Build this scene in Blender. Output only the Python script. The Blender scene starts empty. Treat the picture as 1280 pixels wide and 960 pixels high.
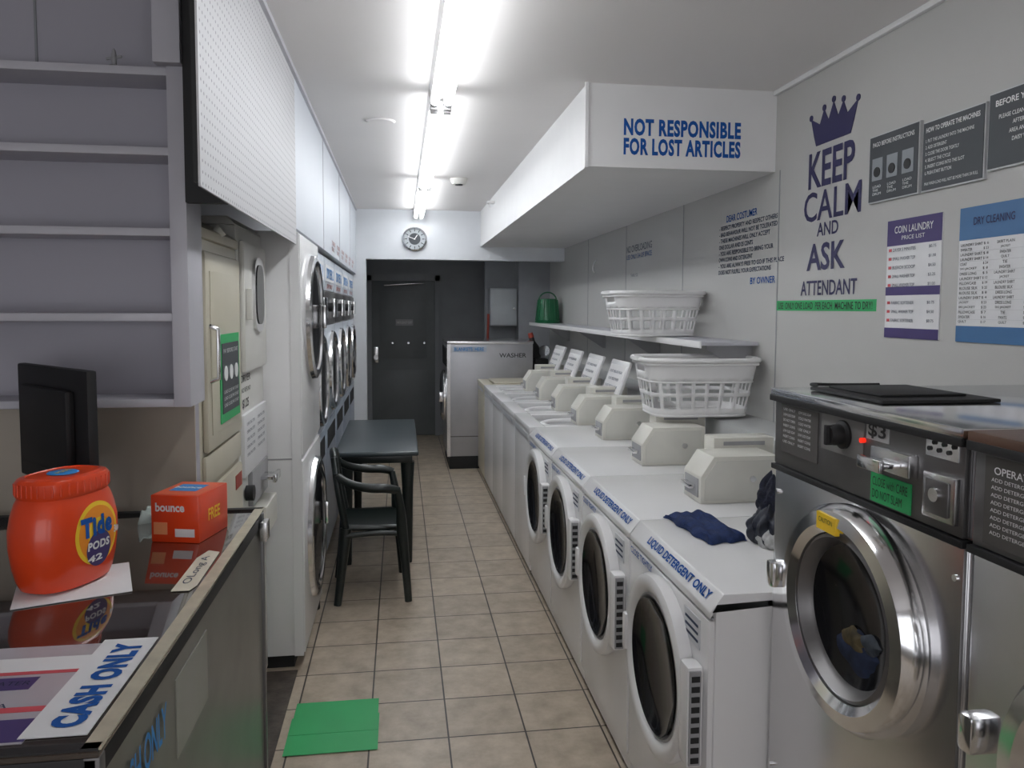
import bpy, bmesh, math, random
from mathutils import Vector, Matrix, Quaternion
random.seed(4)
sc = bpy.context.scene
COL = sc.collection

# ------------------------------------------------------------ materials
MATS = {}
def mat(name, col, rough=0.5, metal=0.0, var=0.06, nscale=6.0, bump=0.0, bscale=60.0, emis=None, estr=0.0, coat=0.0, spec=None):
    if name in MATS: return MATS[name]
    m = bpy.data.materials.new(name); m.use_nodes = True
    nt = m.node_tree; b = nt.nodes['Principled BSDF']
    b.inputs['Roughness'].default_value = rough
    b.inputs['Metallic'].default_value = metal
    if spec is not None: b.inputs['Specular IOR Level'].default_value = spec
    if coat: b.inputs['Coat Weight'].default_value = coat; b.inputs['Coat Roughness'].default_value = 0.05
    tc = nt.nodes.new('ShaderNodeTexCoord')
    n = nt.nodes.new('ShaderNodeTexNoise'); n.inputs['Scale'].default_value = nscale; n.inputs['Detail'].default_value = 3
    nt.links.new(tc.outputs['Object'], n.inputs['Vector'])
    r = nt.nodes.new('ShaderNodeValToRGB')
    lo = [max(0, c*(1-var)) for c in col]; hi = [min(1, c*(1+var)) for c in col]
    r.color_ramp.elements[0].color = (*lo, 1); r.color_ramp.elements[1].color = (*hi, 1)
    r.color_ramp.elements[0].position = .3; r.color_ramp.elements[1].position = .7
    nt.links.new(n.outputs['Fac'], r.inputs['Fac']); nt.links.new(r.outputs['Color'], b.inputs['Base Color'])
    if bump:
        n2 = nt.nodes.new('ShaderNodeTexNoise'); n2.inputs['Scale'].default_value = bscale
        nt.links.new(tc.outputs['Object'], n2.inputs['Vector'])
        bp = nt.nodes.new('ShaderNodeBump'); bp.inputs['Strength'].default_value = bump; bp.inputs['Distance'].default_value = .01
        nt.links.new(n2.outputs['Fac'], bp.inputs['Height']); nt.links.new(bp.outputs['Normal'], b.inputs['Normal'])
    if emis:
        b.inputs['Emission Color'].default_value = (*emis, 1); b.inputs['Emission Strength'].default_value = estr
    MATS[name] = m
    return m

def tile_mat():
    m = bpy.data.materials.new('floor_tile'); m.use_nodes = True; nt = m.node_tree; b = nt.nodes['Principled BSDF']
    tc = nt.nodes.new('ShaderNodeTexCoord'); mp = nt.nodes.new('ShaderNodeMapping')
    mp.inputs['Location'].default_value = (-0.175+3.0, -2.86+2.92, 0)
    nt.links.new(tc.outputs['Object'], mp.inputs['Vector'])
    br = nt.nodes.new('ShaderNodeTexBrick'); br.offset = 0; br.squash = 1
    br.inputs['Scale'].default_value = 1; br.inputs['Brick Width'].default_value = .3; br.inputs['Row Height'].default_value = .292
    br.inputs['Mortar Size'].default_value = .0035; br.inputs['Mortar Smooth'].default_value = .1
    br.inputs['Color1'].default_value = (.48, .415, .335, 1); br.inputs['Color2'].default_value = (.56, .485, .39, 1)
    br.inputs['Mortar'].default_value = (.06, .05, .045, 1)
    nt.links.new(mp.outputs['Vector'], br.inputs['Vector'])
    n = nt.nodes.new('ShaderNodeTexNoise'); n.inputs['Scale'].default_value = 9; n.inputs['Detail'].default_value = 8; n.inputs['Roughness'].default_value = .65
    nt.links.new(tc.outputs['Object'], n.inputs['Vector'])
    rp = nt.nodes.new('ShaderNodeValToRGB'); rp.color_ramp.elements[0].position = .3; rp.color_ramp.elements[1].position = .75
    rp.color_ramp.elements[0].color = (.66, .62, .58, 1); rp.color_ramp.elements[1].color = (1.12, 1.1, 1.08, 1)
    nt.links.new(n.outputs['Fac'], rp.inputs['Fac'])
    mx = nt.nodes.new('ShaderNodeMix'); mx.data_type = 'RGBA'; mx.blend_type = 'MULTIPLY'; mx.inputs[0].default_value = 1
    nt.links.new(br.outputs['Color'], mx.inputs[6]); nt.links.new(rp.outputs['Color'], mx.inputs[7])
    nt.links.new(mx.outputs[2], b.inputs['Base Color'])
    b.inputs['Roughness'].default_value = .38
    bp = nt.nodes.new('ShaderNodeBump'); bp.inputs['Strength'].default_value = .5; bp.inputs['Distance'].default_value = .003; bp.invert = True
    nt.links.new(br.outputs['Fac'], bp.inputs['Height']); nt.links.new(bp.outputs['Normal'], b.inputs['Normal'])
    return m

def peg_mat():
    m = bpy.data.materials.new('pegboard'); m.use_nodes = True; nt = m.node_tree; b = nt.nodes['Principled BSDF']
    tc = nt.nodes.new('ShaderNodeTexCoord')
    def vm(op, a, val=None):
        x = nt.nodes.new('ShaderNodeVectorMath'); x.operation = op; nt.links.new(a, x.inputs[0])
        if val is not None: x.inputs[1].default_value = val
        return x.outputs[0] if op != 'LENGTH' else x.outputs['Value']
    v = vm('MULTIPLY', tc.outputs['Object'], (0, 38, 38)); v = vm('FRACTION', v); v = vm('SUBTRACT', v, (0, .5, .5)); v = vm('MULTIPLY', v, (0, 1, 1))
    L = vm('LENGTH', v)
    lt = nt.nodes.new('ShaderNodeMath'); lt.operation = 'LESS_THAN'; nt.links.new(L, lt.inputs[0]); lt.inputs[1].default_value = .15
    mx = nt.nodes.new('ShaderNodeMix'); mx.data_type = 'RGBA'; nt.links.new(lt.outputs[0], mx.inputs[0])
    mx.inputs[6].default_value = (.55, .545, .56, 1); mx.inputs[7].default_value = (.22, .22, .24, 1)
    nt.links.new(mx.outputs[2], b.inputs['Base Color']); b.inputs['Roughness'].default_value = .6
    return m

WALL_R = mat('paint_grey_wall', (.50, .495, .48), .55, var=.02, nscale=1.5, bump=.05, bscale=120)
WALL_L = mat('paint_pale_wall', (.61, .64, .69), .5, var=.02, nscale=2)
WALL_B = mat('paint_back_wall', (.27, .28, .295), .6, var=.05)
CEIL = mat('paint_ceiling', (.75, .725, .715), .6, var=.02, nscale=1.2, bump=.04)
SOFF = mat('paint_soffit', (.74, .735, .735), .5, var=.015)
BEAMM = mat('paint_beam', (.73, .75, .78), .5, var=.02)
PANELW = mat('panel_pale_purple', (.41, .40, .45), .5, var=.04, nscale=2)
BEIGEW = mat('panel_beige_wall', (.47, .42, .345), .5, var=.05)
SHELFM = mat('paint_shelf', (.52, .515, .56), .45, var=.03)
BLACK = mat('black_matte', (.012, .012, .013), .6)
WHITE = mat('white_enamel', (.79, .785, .785), .25, var=.015, nscale=3)
OFFW = mat('offwhite_enamel', (.70, .69, .65), .35, var=.02)
BEIGE = mat('beige_enamel', (.57, .53, .42), .35, var=.03)
CREAM = mat('coin_box_enamel', (.71, .695, .63), .35, var=.03)
WPLAST = mat('white_plastic', (.81, .80, .80), .4, var=.02)
GREYP = mat('grey_plastic', (.35, .35, .36), .45)
BLUE = mat('label_blue', (.015, .09, .34), .8, spec=.15)
NAVY = mat('lettering_navy', (.025, .022, .09), .5)
GREEN = mat('green_tape', (.03, .42, .13), .45, var=.05)
GLASS = mat('dark_door_glass', (.010, .010, .012), .10, spec=.3)
CHROME = mat('chrome', (.80, .80, .81), .14, metal=1, var=.03)
STEEL = mat('brushed_steel', (.75, .745, .75), .24, metal=1, var=.05, nscale=3)
DSTEEL = mat('dark_steel', (.17, .165, .165), .38, metal=.7, var=.1)
SGREY = mat('grey_washer_steel', (.46, .46, .48), .36, metal=.6, var=.05)
TEXTW = mat('text_white', (.8, .8, .8), .5)
TEXTK = mat('text_black', (.02, .02, .02), .5)
TEXTG = mat('text_dark_slate', (.045, .06, .10), .7, spec=.2)
RED = mat('red_led', (.8, .02, .01), .3, emis=(1, .03, .01), estr=.8)
ORANGE = mat('orange_plastic', (.80, .065, .012), .28, var=.04, coat=.3)
YELLOW = mat('yellow_label', (.95, .62, .03), .4)
LBLUE = mat('label_light_blue', (.03, .25, .62), .5)
PURPLE = mat('poster_purple', (.06, .04, .16), .45)
PGREY = mat('poster_grey', (.075, .082, .09), .5, spec=.3)
PAPER = mat('paper_white', (.75, .75, .76), .6, var=.02)
TABLEM = mat('table_dark_green', (.050, .065, .072), .3, var=.06)
CHAIRM = mat('chair_dark_green', (.008, .013, .012), .3)
ALU = mat('counter_trim', (.58, .54, .42), .35, metal=.3, var=.15, nscale=20)
CTOP = mat('counter_glass_top', (.035, .025, .02), .03, var=.3, coat=1)
CFRONT = mat('counter_glass_front', (.13, .13, .115), .30, var=.2, coat=0, spec=.5)
NAVYCLOTH = mat('navy_cloth', (.012, .03, .11), .9, var=.3, nscale=40, bump=.5, bscale=300)
DFLOOR = mat('worn_dark_floor', (.07, .055, .045), .6, var=.5, nscale=14, bump=.2)
BAGM = mat('black_bag', (.015, .018, .03), .5, var=.6, nscale=30)
GJUG = mat('green_bucket_plastic', (.01, .13, .05), .3)
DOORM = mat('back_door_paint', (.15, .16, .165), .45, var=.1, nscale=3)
WOOD = mat('dark_brown_edge', (.10, .05, .03), .4, var=.3)
TUBE = mat('fluorescent_tube', (1, 1, 1), .4, emis=(.94, .975, 1.0), estr=13.5)
REDW = mat('broom_red', (.35, .05, .03), .5)
TILE = tile_mat(); PEG = peg_mat()

# ------------------------------------------------------------ builders
def finish(bm, name, m, parent=None, ang=38, recalc=True):
    if recalc: bmesh.ops.recalc_face_normals(bm, faces=bm.faces)
    for f in bm.faces: f.smooth = True
    for e in bm.edges:
        if len(e.link_faces) == 2 and e.calc_face_angle(0) > math.radians(ang): e.smooth = False
    me = bpy.data.meshes.new(name); bm.to_mesh(me); bm.free()
    me.materials.append(m)
    o = bpy.data.objects.new(name, me); COL.objects.link(o)
    if parent: o.parent = parent
    return o

class G:
    def __init__(s, name, loc=(0, 0, 0), rz=0):
        s.e = bpy.data.objects.new(name, None); s.e.empty_display_size = .1
        s.e.location = loc; s.e.rotation_euler = (0, 0, rz); COL.objects.link(s.e)
    def box(s, n, a, b, m, bev=0, seg=2): return box(n, a, b, m, bev, seg, s.e)
    def rbox(s, n, c, size, rot, m, bev=0):
        o = box(n, [-x/2 for x in size], [x/2 for x in size], m, bev, 2, s.e)
        o.location = c; o.rotation_euler = rot; return o
    def lathe(s, n, prof, c, ax, m, seg=48):
        """prof list of (r,h); h along axis ax"""
        bm = bmesh.new(); ax = Vector(ax).normalized()
        q = ax.to_track_quat('Z', 'Y'); c = Vector(c); rings = []
        for r, h in prof:
            if r < 1e-6: rings.append([bm.verts.new(c+q@Vector((0, 0, h)))])
            else: rings.append([bm.verts.new(c+q@Vector((r*math.cos(2*math.pi*i/seg), r*math.sin(2*math.pi*i/seg), h))) for i in range(seg)])
        for A, B in zip(rings, rings[1:]):
            for i in range(seg):
                j = (i+1) % seg
                if len(A) == 1 and len(B) == 1: continue
                if len(A) == 1: bm.faces.new((A[0], B[i], B[j]))
                elif len(B) == 1: bm.faces.new((A[i], A[j], B[0]))
                else: bm.faces.new((A[i], A[j], B[j], B[i]))
        return finish(bm, n, m, s.e)
    def cyl(s, n, c, ax, r, h, m, seg=32, r2=None):
        r2 = r if r2 is None else r2
        return s.lathe(n, [(0, -h/2), (r, -h/2), (r2, h/2), (0, h/2)], c, ax, m, seg)
    def prism(s, n, pts, axis, a, b, m, bev=0):
        """pts 2D in the plane perpendicular to axis, extruded a..b"""
        bm = bmesh.new()
        def P(p, t):
            if axis == 'y': return (p[0], t, p[1])
            if axis == 'x': return (t, p[0], p[1])
            return (p[0], p[1], t)
        A = [bm.verts.new(P(p, a)) for p in pts]; B = [bm.verts.new(P(p, b)) for p in pts]
        bm.faces.new(A); bm.faces.new(B[::-1])
        for i in range(len(pts)):
            j = (i+1) % len(pts); bm.faces.new((A[i], B[i], B[j], A[j]))
        bmesh.ops.recalc_face_normals(bm, faces=bm.faces)
        if bev: bmesh.ops.bevel(bm, geom=bm.edges[:], offset=bev, segments=2, affect='EDGES', profile=.6)
        return finish(bm, n, m, s.e)
    def tube(s, n, pts, r, m, radii=None, cyclic=False, res=4, smooth=True):
        cu = bpy.data.curves.new(n, 'CURVE'); cu.dimensions = '3D'; cu.bevel_depth = r; cu.bevel_resolution = res; cu.use_fill_caps = True
        cu.resolution_u = 8
        sp = cu.splines.new('NURBS' if (smooth and len(pts) > 2) else 'POLY'); sp.points.add(len(pts)-1)
        for i, p in enumerate(pts):
            sp.points[i].co = (*p, 1); sp.points[i].radius = radii[i] if radii else 1
        if sp.type == 'NURBS': sp.order_u = 3; sp.use_endpoint_u = True
        sp.use_cyclic_u = cyclic
        o = bpy.data.objects.new(n, cu); COL.objects.link(o)
        dg = bpy.context.evaluated_depsgraph_get(); me = bpy.data.meshes.new_from_object(o.evaluated_get(dg))
        bpy.data.objects.remove(o); bpy.data.curves.remove(cu)
        for p in me.polygons: p.use_smooth = True
        me.materials.clear(); me.materials.append(m); me.name = n
        o = bpy.data.objects.new(n, me); COL.objects.link(o); o.parent = s.e
        return o
    def loft(s, n, rings, m, cap=True):
        bm = bmesh.new(); R = [[bm.verts.new(p) for p in r] for r in rings]
        N = len(R[0])
        for A, B in zip(R, R[1:]):
            for i in range(N):
                j = (i+1) % N; bm.faces.new((A[i], A[j], B[j], B[i]))
        if cap: bm.faces.new(R[0][::-1]); bm.faces.new(R[-1])
        return finish(bm, n, m, s.e)
    def text(s, n, t, c, right, up, w, h, m, off=.012, depth=.0008):
        """text block centred on c filling w x h"""
        cu = bpy.data.curves.new(n, 'FONT'); cu.body = t; cu.offset = off; cu.resolution_u = 3; cu.align_x = 'LEFT'
        if off > .03: cu.space_character = 1.1
        o = bpy.data.objects.new(n, cu); COL.objects.link(o)
        dg = bpy.context.evaluated_depsgraph_get(); me = bpy.data.meshes.new_from_object(o.evaluated_get(dg))
        bpy.data.objects.remove(o); bpy.data.curves.remove(cu)
        xs = [v.co.x for v in me.vertices]; ys = [v.co.y for v in me.vertices]
        x0, x1, y0, y1 = min(xs), max(xs), min(ys), max(ys)
        R = Vector(right).normalized(); U = Vector(up).normalized(); N = R.cross(U); c = Vector(c)
        if w is None: w = h*(x1-x0)/(y1-y0)
        for v in me.vertices:
            v.co = c + R*((v.co.x-(x0+x1)/2)/(x1-x0)*w) + U*((v.co.y-(y0+y1)/2)/(y1-y0)*h) + N*depth
        me.materials.clear(); me.materials.append(m); me.name = n
        o = bpy.data.objects.new(n, me); COL.objects.link(o); o.parent = s.e
        return o

def box(n, a, b, m, bev=0, seg=2, parent=None):
    bm = bmesh.new(); lo = Vector([min(x, y) for x, y in zip(a, b)]); hi = Vector([max(x, y) for x, y in zip(a, b)])
    bmesh.ops.create_cube(bm, size=1)
    for v in bm.verts: v.co = Vector([lo[i] + (v.co[i]+.5)*(hi[i]-lo[i]) for i in range(3)])
    if bev: bmesh.ops.bevel(bm, geom=bm.edges[:], offset=bev, segments=seg, affect='EDGES', profile=.6)
    return finish(bm, n, m, parent)

LX, RX = (0, -1, 0), (0, 1, 0)     # reading directions: on -X facing surfaces / +X facing surfaces
UP = (0, 0, 1)
H = 2.66; XR = 1.74; YB = 9.95; XL = -.45; YF = -2.2

# ------------------------------------------------------------ room shell
box('floor', (-2.5, YF, -.1), (1.9, YB+.15, 0), TILE)
box('floor_worn_patch', (-1.3, 2.27, 0), (-.47, 3.5, .003), DFLOOR)
box('ceiling', (-2.5, YF, H), (1.9, YB+.15, H+.1), CEIL)
box('wall_right', (XR, YF, 0), (XR+.1, YB+.15, H), WALL_R)
box('wall_left_dryers', (-1.4, 2.4, 0), (-1.3, YB+.15, H), WALL_L)
box('wall_left_office', (-2.5, YF, 0), (-2.4, 2.36, H), PANELW)
box('wall_partition', (-2.4, 2.36, 0), (-.60, 2.40, H), PANELW)
box('wall_partition_lower', (-2.39, 2.352, 0), (-.60, 2.36, 1.38), BEIGEW)
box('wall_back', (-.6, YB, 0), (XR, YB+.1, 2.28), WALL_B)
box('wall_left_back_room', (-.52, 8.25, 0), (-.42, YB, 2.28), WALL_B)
# front wall with shop window and door openings behind the camera
box('wall_front_sill', (-2.4, YF-.1, 0), (.6, YF, .5), WALL_R)
box('wall_front_header', (-2.4, YF-.1, 2.4), (XR, YF, H), WALL_R)
box('wall_front_pier', (.6, YF-.1, 0), (.75, YF, 2.4), WALL_R)
g = G('window_1', (0, YF-.05, 0))
for i, x in enumerate((-2.38, -.9, .57)): g.box('mullion_%d' % i, (x-.025, -.03, .5), (x+.025, .03, 2.4), STEEL)
g.box('rail_low', (-2.4, -.03, .5), (.6, .03, .55), STEEL); g.box('rail_top', (-2.4, -.03, 2.35), (.6, .03, 2.4), STEEL)
g = G('door_1', (0, YF-.05, 0))
for i, x in enumerate((.78, 1.70)): g.box('stile_%d' % i, (x-.03, -.03, 0), (x+.03, .03, 2.4), STEEL)
g.box('rail', (.78, -.03, 0), (1.7, .03, .2), STEEL); g.box('rail_top', (.78, -.03, 2.2), (1.7, .03, 2.4), STEEL)
g.box('push_bar', (.8, .03, 1.0), (1.68, .06, 1.05), STEEL)

# pegboard header & left upper wall
box('wall_left_pegboard', (-.455, 1.86, 1.925), (XL, 3.5, H), PEG)
box('wall_left_pegboard_edge', (-.466, 1.862, 1.935), (-.455, 3.5, H), BLACK)
box('wall_left_upper', (-.56, 3.5, 1.995), (XL, 8.1, H), WALL_L)
box('wall_left_gap_shade', (-.57, 2.19, 1.93), (-.466, 2.22, H), BLACK)  # black panel stands in for the shade between shelf and pegboard
box('trim_1', (-.64, 2.17, 2.29), (-.57, 2.21, H), SHELFM, .003)
for i, y in enumerate((4.72, 5.94, 7.16)):
    box('trim_left_seam_%d' % i, (XL, y-.006, 1.995), (XL+.003, y+.006, H), SHELFM)
box('trim_left_crown', (XL, 1.86, H-.02), (XL+.015, 8.1, H), SHELFM)
# beam + lower back ceiling
box('wall_beam', (-.6, 8.1, 2.15), (XR, 8.25, H), BEAMM)
box('wall_left_pilaster', (-.6, 8.1, 0), (-.35, 8.25, 2.15), BEAMM)
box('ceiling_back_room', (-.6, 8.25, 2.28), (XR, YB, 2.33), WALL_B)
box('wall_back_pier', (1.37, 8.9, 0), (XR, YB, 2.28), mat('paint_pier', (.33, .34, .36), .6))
# soffit
box('wall_soffit', (.837, 3.43, 2.29), (XR, 8.1, H), SOFF)
for i, y in enumerate((4.6, 5.82, 7.04, 3.38)):
    box('trim_right_seam_%d' % i, (XR-.002, y-.004, 0.9), (XR, y+.004, 2.29), mat('seam', (.30, .31, .32), .6))
box('trim_right_crown', (XR-.02, YF, H-.022), (XR, 3.43, H), SOFF, .004)
box('trim_soffit_corner', (.825, 3.42, 2.285), (.84, 3.435, H), SOFF)
box('baseboard_bulkhead', (1.50, 1.85, 0), (XR, 7.7, 1.12), mat('bulkhead_paint', (.52, .53, .53), .4), .01)

# back door
g = G('door_2', (0, YB, 0))
g.box('leaf', (-.36, -.045, .01), (.44, -.005, 1.99), DOORM, .004)
g.box('jamb_left', (-.42, -.07, 0), (-.36, 0, 2.06), WALL_B); g.box('jamb_right', (.44, -.07, 0), (.50, 0, 2.06), WALL_B)
g.box('head', (-.42, -.07, 1.99), (.50, 0, 2.09), mat('door_head', (.26, .27, .28), .5))
g.box('panel_upper', (-.26, -.052, 1.0), (.34, -.045, 1.85), DOORM, .003); g.box('panel_lower', (-.26, -.052, .15), (.34, -.045, .85), DOORM, .003)
g.box('sign', (-.06, -.062, 1.42), (.16, -.052, 1.5), GREYP)
g.text('sign_text', 'EMERGENCY EXIT', (.05, -.063, 1.46), (1, 0, 0), UP, .2, .03, TEXTW)
g.box('latch', (-.34, -.08, .95), (-.28, -.045, 1.15), STEEL, .004); g.cyl('knob', (-.31, -.1, 1.02), (0, 1, 0), .03, .06, STEEL)
for i in range(3): g.cyl('hook_%d' % i, (-.1+.2*i, -.07, 1.2), (0, 1, 0), .012, .04, STEEL)
g.tube('closer_arm', [(-.2, -.1, 1.93), (.1, -.12, 1.95), (.3, -.08, 1.96)], .012, STEEL)

# ------------------------------------------------------------ ceiling things
for k, (y0, y1) in enumerate(((1.22, 3.62), (3.66, 6.04), (6.06, 8.05))):
    g = G('fluorescent_light')
    g.prism('housing', [(.135, H), (.245, H), (.235, H-.05), (.145, H-.05)], 'y', y0, y1, WPLAST)
    for i, x in enumerate((.160, .220)):
        g.cyl('tube_%d' % i, (x, (y0+y1)/2, H-.077), (0, 1, 0), .019, (y1-y0)-.08, TUBE, 20)
        for j, y in enumerate((y0+.015, y1-.015)):
            g.box('socket_%d_%d' % (i, j), (x-.018, y-.014, H-.105), (x+.018, y+.014, H-.045), WPLAST, .004)
            g.cyl('cap_%d_%d' % (i, j), (x, y+(.03 if j == 0 else -.03), H-.077), (0, 1, 0), .0195, .03, GREYP, 16)
# added fill lamp, hidden behind the beam, to brighten the back room
g = G('back_room_fill_lamp', (.3, 8.50, 2.28))
g.lathe('base', [(0, 0), (.12, 0), (.12, -.015), (0, -.015)], (0, 0, 0), UP, WPLAST)
g.lathe('globe', [(.11, -.015), (.115, -.03), (.10, -.05), (.06, -.062), (0, -.066)], (0, 0, 0), UP, mat('fill_lamp_globe', (.9, .9, .9), .4, emis=(.92, .96, 1), estr=7))
g = G('smoke_detector', (.46, 6.1, H)); g.lathe('base', [(0, -.045), (.05, -.045), (.065, -.02), (.07, 0), (0, 0)], (0, 0, 0), UP, OFFW); g.cyl('grille', (0, 0, -.046), UP, .03, .01, TEXTK)
g = G('ceiling_plate', (-.10, 4.3, H)); g.lathe('plate', [(0, -.008), (.07, -.008), (.08, 0), (0, 0)], (0, 0, 0), UP, CEIL)
g = G('wall_clock', (.15, 8.1, 2.36))
g.lathe('rim', [(.105, 0), (.125, 0), (.125, .03), (.112, .04), (.105, .03), (.105, .005)], (0, 0, 0), (0, -1, 0), CHROME)
g.cyl('face', (0, -.008, 0), (0, 1, 0), .106, .014, mat('clock_face', (.42, .45, .47), .4))
g.cyl('inner_dial', (0, -.0165, 0), (0, 1, 0), .06, .003, PGREY)
for i in range(12):
    a = i*math.pi/6; g.rbox('mark_%d' % i, (.088*math.sin(a), -.018, .088*math.cos(a)), (.008, .004, .022), (0, a, 0), TEXTK)
g.rbox('hand_hour', (.012, -.021, .018), (.008, .003, .06), (0, .6, 0), TEXTW); g.rbox('hand_minute', (-.03, -.023, .01), (.006, .003, .08), (0, -1.2, 0), TEXTW)
g = G('ceiling_bracket', (.80, 6.9, 2.58)); g.box('plate', (-.03, -.05, 0), (.036, .05, .02), WPLAST, .004); g.box('stem', (-.01, -.01, -.03), (.01, .01, 0), WPLAST)

# ------------------------------------------------------------ lettering on walls
g = G('soffit_lettering')
g.text('line_1', 'NOT RESPONSIBLE', (1.286, 3.43, 2.472), (1, 0, 0), UP, .56, .077, BLUE, off=.044)
g.text('line_2', 'FOR LOST ARTICLES', (1.286, 3.43, 2.385), (1, 0, 0), UP, .56, .077, BLUE, off=.044)
g = G('keep_calm_wall_decal')
xw = XR-.001
g.text('keep', 'KEEP', (xw, 2.955, 2.235), LX, UP, .34, .15, NAVY, off=.022)
g.text('calm', 'CALM', (xw, 2.945, 2.083), LX, UP, .42, .125, NAVY, off=.012)
g.text('and', 'AND', (xw, 2.965, 1.983), LX, UP, .16, .055, NAVY, off=.015)
g.text('ask', 'ASK', (xw, 2.975, 1.87), LX, UP, .29, .115, NAVY, off=.022)
g.text('attendant', 'ATTENDANT', (xw, 2.955, 1.74), LX, UP, .42, .062, NAVY, off=.015)
cy, cz = 2.945, 2.335
cr = [(-.125, .0), (.125, .0), (.145, .045), (.17, .12), (.10, .085), (.07, .14), (.035, .09), (0, .155), (-.035, .09), (-.07, .14), (-.10, .085), (-.17, .12), (-.145, .045)]
g.prism('crown', [(cy+p[0], cz+p[1]) for p in cr], 'x', XR-.003, XR-.0005, NAVY)
for i, (a, b) in enumerate(((.17, .125), (.07, .146), (0, .163), (-.07, .146), (-.17, .125))):
    g.cyl('crown_ball_%d' % i, (XR-.002, cy+a, cz+b), (1, 0, 0), .013, .003, NAVY, 16)
g = G('green_tape_notice'); g.box('tape', (XR-.002, 2.62, 1.643), (XR, 3.38, 1.688), GREEN)
g.text('note', 'USE  ONLY ONE LOAD  PER EACH  MACHINE TO DRY!', (XR-.0025, 3.0, 1.665), LX, UP, .72, .030, TEXTK, off=.01)
g = G('customer_notice_lettering')
g.text('title', 'DEAR COSTUMER', (xw, 3.78, 2.13), LX, UP, .36, .036, BLUE, off=.01)
ls = ['- RESPECT PROPERTY AND RESPECT OTHERS', '- BAD BEHAVIOUR WILL NOT BE TOLERATED', '- THESE MACHINES WILL ONLY ACCEPT', 'ONE DOLLAR AND 25 CENTS', '- YOU ARE RESPONSIBLE TO BRING YOUR', 'OWN COINS AND DETERGENT', '- YOU ARE ALWAYS FREE TO GO IF THIS PLACE', 'DOES NOT FULFILL YOUR EXPECTATIONS']
for i, t in enumerate(ls):
    w = .0178*len(t); g.text('line_%d' % i, t, (xw, 4.05-w/2, 2.085-i*.034), LX, UP, w, .023, TEXTG, off=.018)
g.text('signature', 'BY OWNER', (xw, 3.53, 1.79), LX, UP, .26, .034, BLUE, off=.01)
g = G('overloading_notice_lettering')
g.text('title', 'NO OVERLOADING', (xw, 5.5, 2.10), LX, UP, .6, .05, TEXTG, off=0); g.text('sub', 'USE ONLY 3/4 OF SPACE', (xw, 5.5, 2.04), LX, UP, .6, .035, BLUE, off=0)
g.text('sub2', 'THANK YOU', (xw, 5.6, 1.9), LX, UP, .18, .025, TEXTG, off=0)
g = G('wall_hook', (XR, 6.75, 2.02)); g.tube('hook', [(0, 0, .06), (-.03, 0, .02), (-.03, 0, -.04), (-.01, 0, -.05)], .006, WPLAST)

def poster(name, y0, y1, z0, z1, base, frame=None):
    g = G(name, (XR, 0, 0))
    if frame: g.box('frame', (-.012, y0-.004, z0-.004), (0, y1+.004, z1+.004), frame); g.box('sheet', (-.014, y0, z0), (-.012, y1, z1), base)
    else: g.box('sheet', (-.004, y0, z0), (0.002, y1, z1), base)
    return g
FR = mat('poster_frame', (.55, .56, .57), .35)
g = poster('instruction_poster', 2.40, 2.67, 2.045, 2.28, PGREY, FR)
g.text('title', 'PAGO BEFORE INSTRUCTIONS', (-.0145, 2.535, 2.25), LX, UP, .23, .016, TEXTW, off=.01)
for i in range(3):
    y = 2.62-i*.085
    g.box('picture_%d' % i, (-.016, y-.03, 2.12), (-.014, y+.03, 2.20), mat('poster_mid', (.28, .30, .32), .4))
    g.cyl('picture_door_%d' % i, (-.017, y, 2.15), (1, 0, 0), .018, .003, TEXTK, 20); g.text('cap_%d' % i, 'LOAD\nTHE\nDRUM', (-.0145, y, 2.085), LX, UP, .05, .035, TEXTW, off=0)
g = poster('operating_poster', 2.105, 2.375, 2.045, 2.265, PGREY, FR)
g.text('title', 'HOW TO OPERATE THE MACHINES', (-.0145, 2.24, 2.24), LX, UP, .24, .016, TEXTW, off=.02)
for i, t in enumerate(['1. PUT THE LAUNDRY INTO THE MACHINE', '2. ADD DETERGENT', '3. CLOSE THE DOOR TIGHTLY', '4. SELECT THE CYCLE', '5. INSERT COINS INTO THE SLOT', '6. PUSH START BUTTON']):
    w = .0062*len(t); g.text('line_%d' % i, t, (-.0145, 2.36-w/2, 2.205-i*.021), LX, UP, w, .011, TEXTW, off=.005)
g.text('foot', 'MAX WASH LOAD WILL NOT BE MORE THAN 3/4 FULL', (-.0145, 2.24, 2.065), LX, UP, .24, .01, TEXTW, off=0)
g = poster('rules_poster', 1.80, 2.085, 2.065, 2.28, PGREY, FR)
g.text('title', 'BEFORE YOU LEAVE', (-.0145, 1.95, 2.25), LX, UP, .22, .018, TEXTW, off=.02)
for i, t in enumerate(['PLEASE CLEAN THE MACHINE', 'AFTER USING', 'AREA AND FLOOR', 'DAISY WATER']): g.text('line_%d' % i, t, (-.0145, 1.95, 2.21-i*.024), LX, UP, .008*len(t), .012, TEXTW, off=.01)
g = poster('coin_laundry_price_poster', 2.28, 2.562, 1.55, 1.965, PAPER)
g.box('header', (-.005, 2.28, 1.875), (-.004, 2.562, 1.965), PURPLE); g.box('footer', (-.005, 2.28, 1.55), (-.004, 2.562, 1.585), PURPLE)
g.box('band', (-.005, 2.28, 1.70), (-.004, 2.562, 1.73), PURPLE)
g.text('title', 'COIN LAUNDRY', (-.0055, 2.42, 1.93), LX, UP, .2, .025, TEXTW, off=.01); g.text('subtitle', 'PRICE LIST', (-.0055, 2.42, 1.9), LX, UP, .12, .014, TEXTW, off=0)
PINK = mat('poster_pink', (.6, .08, .1), .5)
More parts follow.
